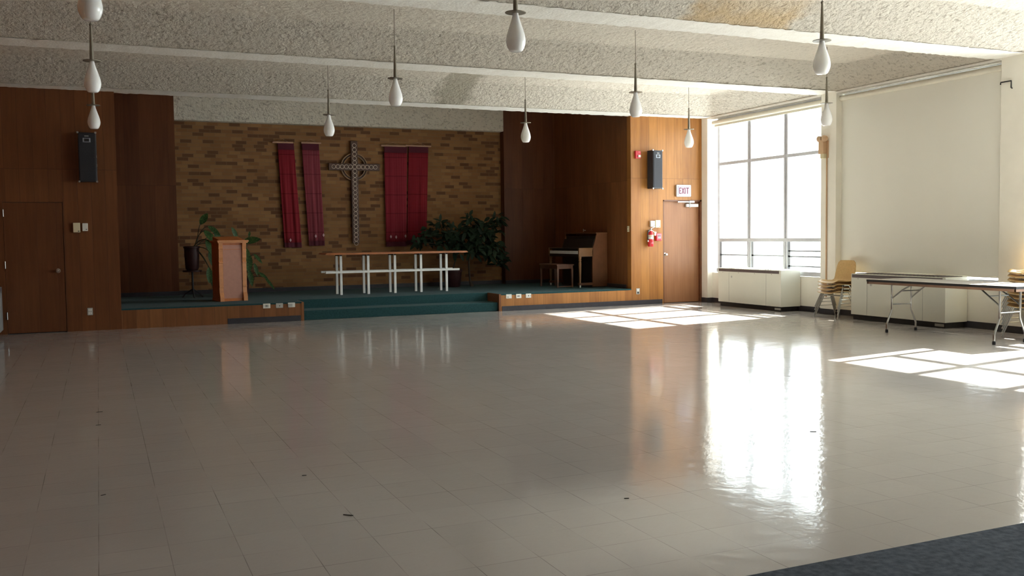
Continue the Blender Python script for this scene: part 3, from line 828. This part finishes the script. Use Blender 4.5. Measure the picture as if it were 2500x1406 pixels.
# ------------------------------------------------------------------ plants
def bez(a, b, c, n=7):
    a, b, c = Vector(a), Vector(b), Vector(c)
    return [a * (1 - q) ** 2 + b * 2 * q * (1 - q) + c * q * q for q in (i / n for i in range(n + 1))]
r = thing('potted_dieffenbachia', 'dieffenbachia in a maroon pot on a stand, left of the lectern', 'plant', (1.60, 18.55, SZ))
MB().lathe([(.09, .50), (.10, .52), (.12, .55), (.135, .80), (.135, .92), (.15, .925), (.15, .955), (.135, .96), (.12, .93), (.02, .92)], 28).build('pot', 'pot', r, True)
MB().lathe([(.0, .478), (.17, .48), (.175, .495), (.17, .51), (.0, .51)], 28).build('saucer', 'pot', r, True)
MB().tube([(0, 0, .48), (0, 0, .2), (0, 0, .1)], .018).tube([(0, 0, .16), (.12, .04, .08), (.19, .06, 0)], .012).tube([(0, 0, .16), (-.12, .06, .08), (-.18, .08, 0)], .012).tube([(0, 0, .16), (0, -.12, .08), (.01, -.18, 0)], .012).build('plant_stand', 'black', r, True)
stems = MB(); lv = MB()
rng = random.Random(21)
LV = [((.10, 0, .93), (.12, 0, 1.3), (.17, 0, 1.37), (.30, -.06, 1.60), .072), ((.05, 0, .93), (.16, -.05, 1.32), (.30, -.08, 1.33), (.52, -.12, 1.16), .06),
      ((.05, 0, .93), (.10, -.1, 1.2), (.22, -.12, 1.25), (.42, -.2, 1.02), .075), ((.02, 0, .93), (.14, -.1, 1.12), (.25, -.14, 1.08), (.36, -.2, .80), .07),
      ((.02, 0, .93), (.2, .02, 1.05), (.32, .0, 1.0), (.40, -.03, .72), .06), ((-.02, 0, .93), (.2, -.1, .98), (.30, -.12, .86), (.36, -.16, .58), .06),
      ((.05, .0, .93), (.3, .05, 1.15), (.42, .05, 1.2), (.56, .08, 1.02), .06), ((.05, -.05, .93), (.2, -.15, .8), (.28, -.18, .56), (.28, -.2, .28), .065),
      ((.05, .05, .93), (.2, .1, .8), (.34, .1, .50), (.37, .1, .20), .06)]
for a, b, c, tip, w in LV:
    stems.tube(bez(a, b, c), .008, 6)
    lv.leaf(c, tip, w, (0.2, -1, .45), .08)
stems.build('stems', 'stem', r, True); lv.build('leaves', 'leaf_mottled', r, True, 80)
r = thing('leafy_plant', 'mottled leafy plant spilling out behind the lectern to its right', 'plant', (2.45, 18.35, SZ))
MB().lathe([(.10, 0), (.13, .03), (.16, .30), (.17, .33), (.15, .34), (.14, .30), (.02, .29)], 24).build('pot', 'pot', r, True)
stems = MB(); lv = MB()
LV = [((0, 0, .3), (0, 0, .8), (-.05, 0, 1.10), (-.15, -.04, 1.33), .05), ((0, 0, .3), (.05, -.05, .9), (.05, -.08, 1.02), (.37, -.15, 1.10), .085),
      ((0, 0, .3), (.12, 0, .95), (.17, 0, 1.12), (.19, 0, 1.24), .025), ((0, 0, .3), (.05, -.1, .8), (.08, -.12, .92), (.10, -.2, .62), .08),
      ((0, 0, .3), (.1, -.1, .75), (.14, -.15, .80), (.12, -.2, .45), .075), ((0, 0, .3), (.15, 0, .75), (.25, 0, .80), (.40, -.05, .62), .04),
      ((0, 0, .3), (.2, -.1, .6), (.24, -.1, .62), (.30, -.14, .38), .045), ((0, 0, .3), (.2, -.1, .46), (.30, -.12, .45), (.48, -.18, .33), .04),
      ((0, 0, .3), (.2, -.1, .4), (.42, -.12, .36), (.60, -.2, .12), .035), ((0, 0, .3), (.1, -.1, .5), (.14, -.12, .5), (.18, -.2, .2), .06),
      ((0, 0, .3), (-.1, .0, .8), (-.2, .0, 1.0), (-.3, -.02, .95), .06)]
for a, b, c, tip, w in LV:
    stems.tube(bez(a, b, c), .008, 6)
    lv.leaf(c, tip, w, (0.1, -1, .55), .06)
stems.build('stems', 'stem', r, True); lv.build('leaves', 'leaf_mottled', r, True, 80)

r = thing('rubber_tree', 'wide dark-leaved potted tree behind the right end of the altar table', 'plant', (7.32, 18.95, SZ))
MB().lathe([(.15, 0), (.17, .02), (.20, .32), (.215, .33), (.215, .37), (.19, .375), (.18, .34), (.03, .33)], 28, (-.36, .1, 0)).build('pot', 'pot', r, True)
br = MB()
br.tube([(.05, 0, .005), (.0, 0, .12), (-.02, 0, .45), (-.01, 0, .75), (.0, 0, .95)], .02, 8, rads=[.05, .022, .02, .02, .016])
br.tube([(-.36, .1, .33), (-.3, .06, .6), (-.25, .0, .9)], .016, 8)
lv = MB()
clus = [(-1.15, 1.02, .17, 12), (-1.0, .95, .16, 8), (-.86, 1.18, .19, 16), (-.62, 1.30, .20, 18), (-.60, 1.02, .26, 26), (-.35, 1.12, .22, 22), (-.15, 1.05, .30, 34), (-.32, .84, .20, 14),
        (.02, 1.38, .20, 18), (.18, 1.20, .28, 34), (.30, .98, .28, 34), (.42, 1.28, .17, 14), (.60, 1.42, .16, 13), (.58, 1.18, .15, 10), (.58, .88, .20, 18), (.66, .66, .18, 16), (.40, .74, .22, 18), (.68, .48, .12, 7), (.05, .80, .24, 20)]
for (x, z, rad, n) in clus:
    cy = rng.uniform(-.1, .1)
    br.tube(bez((-.01, 0, .75), (x * .35, cy * .5, .8 + .1 * abs(x)), (x, cy, z - .05)), .008, 6)
    for k in range(int(n * 1.5)):
        a = rng.uniform(0, 2 * PI); rr = rad * math.sqrt(rng.random()) * .75
        b = Vector((x + rr * math.cos(a), cy + rng.uniform(-.2, .16), z + rr * math.sin(a)))
        dv = Vector((math.cos(a) * .8 + rng.uniform(-.5, .5), rng.uniform(-.9, .2), rng.uniform(-.9, .55))).normalized()
        lv.leaf(b, b + dv * rng.uniform(.15, .22), rng.uniform(.038, .052), Vector((rng.uniform(-.4, .4), -.7, .9)), .1, 5)
for (x, z) in ((-.68, 1.44), (-.07, 1.46), (-.40, 1.28), (.56, 1.5)):
    lv.leaf((x, -.05, z - .02), (x + .01, -.08, z + .13), .036, (0, -1, .1), 0, 5)
    br.tube([(x * .9, 0, z - .3), (x, -.04, z)], .006, 6)
br.build('trunk', 'bark', r, True); lv.build('foliage', 'leaf_dark', r, True, 80)

# ------------------------------------------------------------------ convectors under the windows
def convector(x0, y0, y1, sgn, label, enamel='convector'):
    """x0: front face; sgn +1 when its back is towards +x"""
    r = thing('convector', label, 'heater', (x0, y0, 0), group='enamelled convector cabinets under the windows')
    Dp = .45; Ly = y1 - y0
    f = lambda a, b: (min(a * sgn, b * sgn), max(a * sgn, b * sgn))
    a, b = f(0, Dp - .014)
    cab = MB().box(a, 0, .085, b, Ly, .735, bev=.006).build('cabinet', enamel, r)
    a, b = f(.05, Dp - .02)
    MB().box(a, .04, 0, b, Ly - .0, .086).build('kick_plinth', 'black', r)
    a, b = f(-.004, .02)
    MB().box(a, .05, .672, b, Ly - .02, .722).build('dark_band', 'convector_dark', r)
    g = MB(); a, b = f(.02, .40)
    for k in range(24):
        y = .06 + k * (Ly - .12) / 24
        g.box(a, y, .735, b, y + (Ly - .12) / 24 * .6, .742)
    g.build('top_grille', 'convector_dark' if 'table' in label else 'convector', r)
    a, b = f(-.003, .004)
    for y in (.40, Ly - .34):
        MB().box(a, y, .09, b, y + .004, .66).build('panel_seam', 'plastic_grey', cab)
    MB().lathe([(.026, -.003), (.026, .002)], 18, (0, Ly - .42, .575), 'X').build('cover_cap', 'plastic_grey', r, True)
    MB().ring((-.003 * sgn, Ly - .42, .575), .026, .003, axis='X').build('cap_rim', 'plastic_white', r)
    for k in range(4):
        MB().lathe([(.005, -.004), (.005, .004)], 8, (0, .25 + k * (Ly - .4) / 3, .655), 'X').build('screw', 'black', cab)
    a, b = f(.046, .05)
    MB().box(a, .06, .022, b, .22, .06).build('rating_plate', 'plastic_grey', r)
    return r
convector(11.0, 13.28, 15.11, 1, 'cream convector under the bright uncovered window')
convector(11.0, 9.755, 11.585, 1, 'cream convector behind the folding table, below the closed blind')
convector(-1.345, 14.3, 16.0, -1, 'grey convector end at the left edge of the view, beside the flush door', 'convector_grey')

# ------------------------------------------------------------------ stacking shell chairs
def make_chair(loc, label, group):
    r = thing('shell_chair', label, 'chair', loc, PI / 2, group)       # local -y is forward before turning
    prof = [(.235, .398, .19), (.20, .412, .205), (.10, .405, .222), (0, .393, .226), (-.10, .396, .224), (-.165, .43, .222), (-.20, .50, .222), (-.222, .58, .22), (-.24, .66, .214), (-.252, .725, .195), (-.257, .762, .15)]
    def f(p, q):
        t_ = q * (len(prof) - 1); i = min(int(t_), len(prof) - 2); k = t_ - i
        a, b = prof[i], prof[i + 1]
        fo, z, w = (a[n] + (b[n] - a[n]) * k for n in range(3))
        s_ = 2 * p - 1; e = abs(s_) ** 2.4
        back = min(1, max(0, (q - .35) / .3))
        return Vector((s_ * w, -(fo + .045 * e * back), z + .038 * e * (1 - back) - (.02 * e if q < .1 else 0)))
    o = MB().grid(f, 12, 22).build('shell', 'shell', r, True, 80)
    so = o.modifiers.new('thick', 'SOLIDIFY'); so.thickness = .007; so.offset = -1
    for sx in (-1, 1):
        for (yt, yf) in ((-.075, -.225), (.06, .215)):
            MB().tube([(sx * .15, yt * .6, .368), (sx * .20, yt, .355), (sx * .215, yt * 1.15, .325), (sx * .262, yf, .012)], .0085, 8).lathe([(.011, 0), (.012, .014)], 10, (sx * .263, yf, 0)).build('leg', 'dull_chrome', r, True)
        MB().tube([(sx * .236, -.147, .19), (sx * .236, .138, .19)], .006, 6).build('stretcher', 'dull_chrome', r, True)
        MB().box(sx * .2 - .022, -.06, .35, sx * .2 + .022, .05, .376, bev=.006).build('spacer', 'dull_chrome', r)
    MB().tube([(-.2, -.07, .36), (.2, -.07, .36)], .007, 6).tube([(-.2, .055, .36), (.2, .055, .36)], .007, 6).build('seat_frame', 'dull_chrome', r, True)
    return r
ST = (11.06, 11.97)
names = ('bottom of the four-chair stack', 'second from the bottom of the four-chair stack', 'third from the bottom of the four-chair stack', 'on top of the four-chair stack')
c0 = make_chair((ST[0], ST[1], 0), 'tan shell chair at the ' + names[0] + ' beside the column', 'stacked chairs beside the column')
c0.rotation_euler = (0, 0, -PI / 2)
for k in range(1, 4):
    dup(c0, (ST[0] + .003 * k, ST[1], .057 * k), 'tan shell chair ' + names[k] + ' beside the column')
for k in range(9):
    w = ('lowest', 'second', 'third', 'fourth', 'fifth', 'sixth', 'seventh', 'eighth', 'topmost')[k]
    dup(c0, (11.02, 8.40, .055 * k), 'tan shell chair, %s from the floor in the stack cut by the right edge' % w if 0 < k < 8 else 'tan shell chair, %s in the stack cut by the right edge' % w, group='stacked chairs at the right edge of the view')

# ------------------------------------------------------------------ folding table
r = thing('folding_table', 'long grey folding table with wooden edge and chrome legs, in front of the blind', 'table', (10.25, 8.92, 0))
MB().box(-.38, -1.18, .70, .38, 1.18, .728, bev=.003).build('tabletop', 'laminate', r)
MB().box(-.381, -1.181, .7000, .381, 1.181, .7285).build('edge_strip', 'black', r)
MB().box(-.381 + .003, -1.178, .7284, .378, 1.178, .7295).build('top_sheet', 'laminate', r)
g = MB(); g.box(-.376, -1.17, .668, -.352, 1.17, .7155).box(.352, -1.17, .668, .376, 1.17, .7155).box(-.376, -1.176, .668, .376, -1.152, .7155).box(-.376, 1.152, .668, .376, 1.176, .7155)
g.build('apron', 'apron', r)
for (yl, dr) in ((.91, -1), (-.80, 1)):
    for sx in (-1, 1):
        x = sx * .18; xo = sx * .27
        lg = MB().tube([(x, yl, .69), (x, yl, .45), (x, yl, .33), (x + sx * .005, yl, .30), (xo - sx * .02, yl, .16), (xo, yl, .12), (xo, yl, .03)], .0135, 10).build('leg', 'chrome', r, True)
        MB().lathe([(.019, 0), (.021, .01), (.019, .04), (.014, .045)], 12, (xo, yl, 0)).build('foot_cap', 'black', lg, True)
        MB().tube([(x, yl, .47), (x * .95, yl + dr * .16, .58), (x * .8, yl + dr * .34, .69)], .010, 8).build('brace', 'dull_chrome', r, True)
    MB().tube([(-.18, yl, .385), (.18, yl, .385)], .009, 8).build('crossbar', 'dull_chrome', r, True)
    MB().tube([(-.17, yl + dr * .16, .58), (.17, yl + dr * .16, .58)], .008, 8).build('brace_bar', 'dull_chrome', r, True)

# ------------------------------------------------------------------ emergency light, hooks
r = thing('emergency_light', 'tan emergency light box with two lamp heads on the cream column', 'emergency light', (XR, 12.56, 2.84))
MB().box(-.09, -.055, -.12, 0, .065, .115, bev=.008).build('battery_box', 'tan', r)
MB().box(-.07, -.05, -.195, 0, .04, -.115, bev=.005).build('junction_box', 'tan_light', r)
for y in (-.045, .075):
    lh = MB().lathe([(.0, -.075), (.03, -.07), (.045, -.05), (.055, -.005), (.05, 0), (.0, -.012)], 20, (-.07, y, .135), 'Y').build('lamp_head', 'tan', r, True)
    MB().lathe([(.05, 0), (.046, .008), (.0, .012)], 20, (-.07, y, .135), 'Y').build('lens', 'chrome', lh, True)
MB().box(-.012, -.09, -.19, 0, -.055, .1).build('back_plate', 'tan', r)
tag(MB().tube([(XR - .012, 12.505, 2.655), (XR - .012, 12.505, .30)], .012, 8).build('conduit', 'tan', None, True), 'thin tan conduit running down the column below the emergency light', 'conduit')
def hook(y, z, label):
    o = MB().tube([(XR + .005, y - .16, z - .10), (XR - .02, y - .16, z - .09), (XR - .02, y - .16, z), (XR - .02, y, z), (XR - .02, y + .004, z - .03)], .009, 8).tube([(XR + .01, y - .08, z), (XR - .02, y - .08, z)], .006).build('wall_hook', 'black', None, True)
    tag(o, label, 'hook', 'black wire hooks high on the columns')
hook(12.60, 3.43, 'black wire hook half hidden behind the pendant on the middle column')
hook(9.16, 3.40, 'black wire hook on the rightmost column beside the closed blind')

# ------------------------------------------------------------------ bits on the floor
for (x, y, a, l, lab) in ((1.112, 4.634, -.75, .028, 'thin dark splinter on the tiles, longest of the floor bits'), (-.035, 8.373, .1, .024, 'dark sliver on the tiles at the far left, upper one of a pair'), (-.044, 7.777, .15, .018, 'dark sliver on the tiles at the far left, lower one of a pair'), (1.071, 5.536, -.2, .013, 'tiny dark crumb on the tiles above the thin splinter'), (2.525, 4.277, -.4, .013, 'tiny dark crumb on the tiles right of the thin splinter'), (4.556, 5.153, -.5, .022, 'small dark crumb in the white window reflection'), (-.02, 5.604, .5, .014, 'tiny dark crumb on the tiles below the pair of slivers')):
    o = MB().box(-l, -.0035, 0, l, .0035, .003, bev=.001).build('floor_crumb', 'flake'); o.location = (x, y, .0005); o.rotation_euler = (0, 0, a)
    tag(o, lab, 'crumb', 'dark bits lying on the tiles')
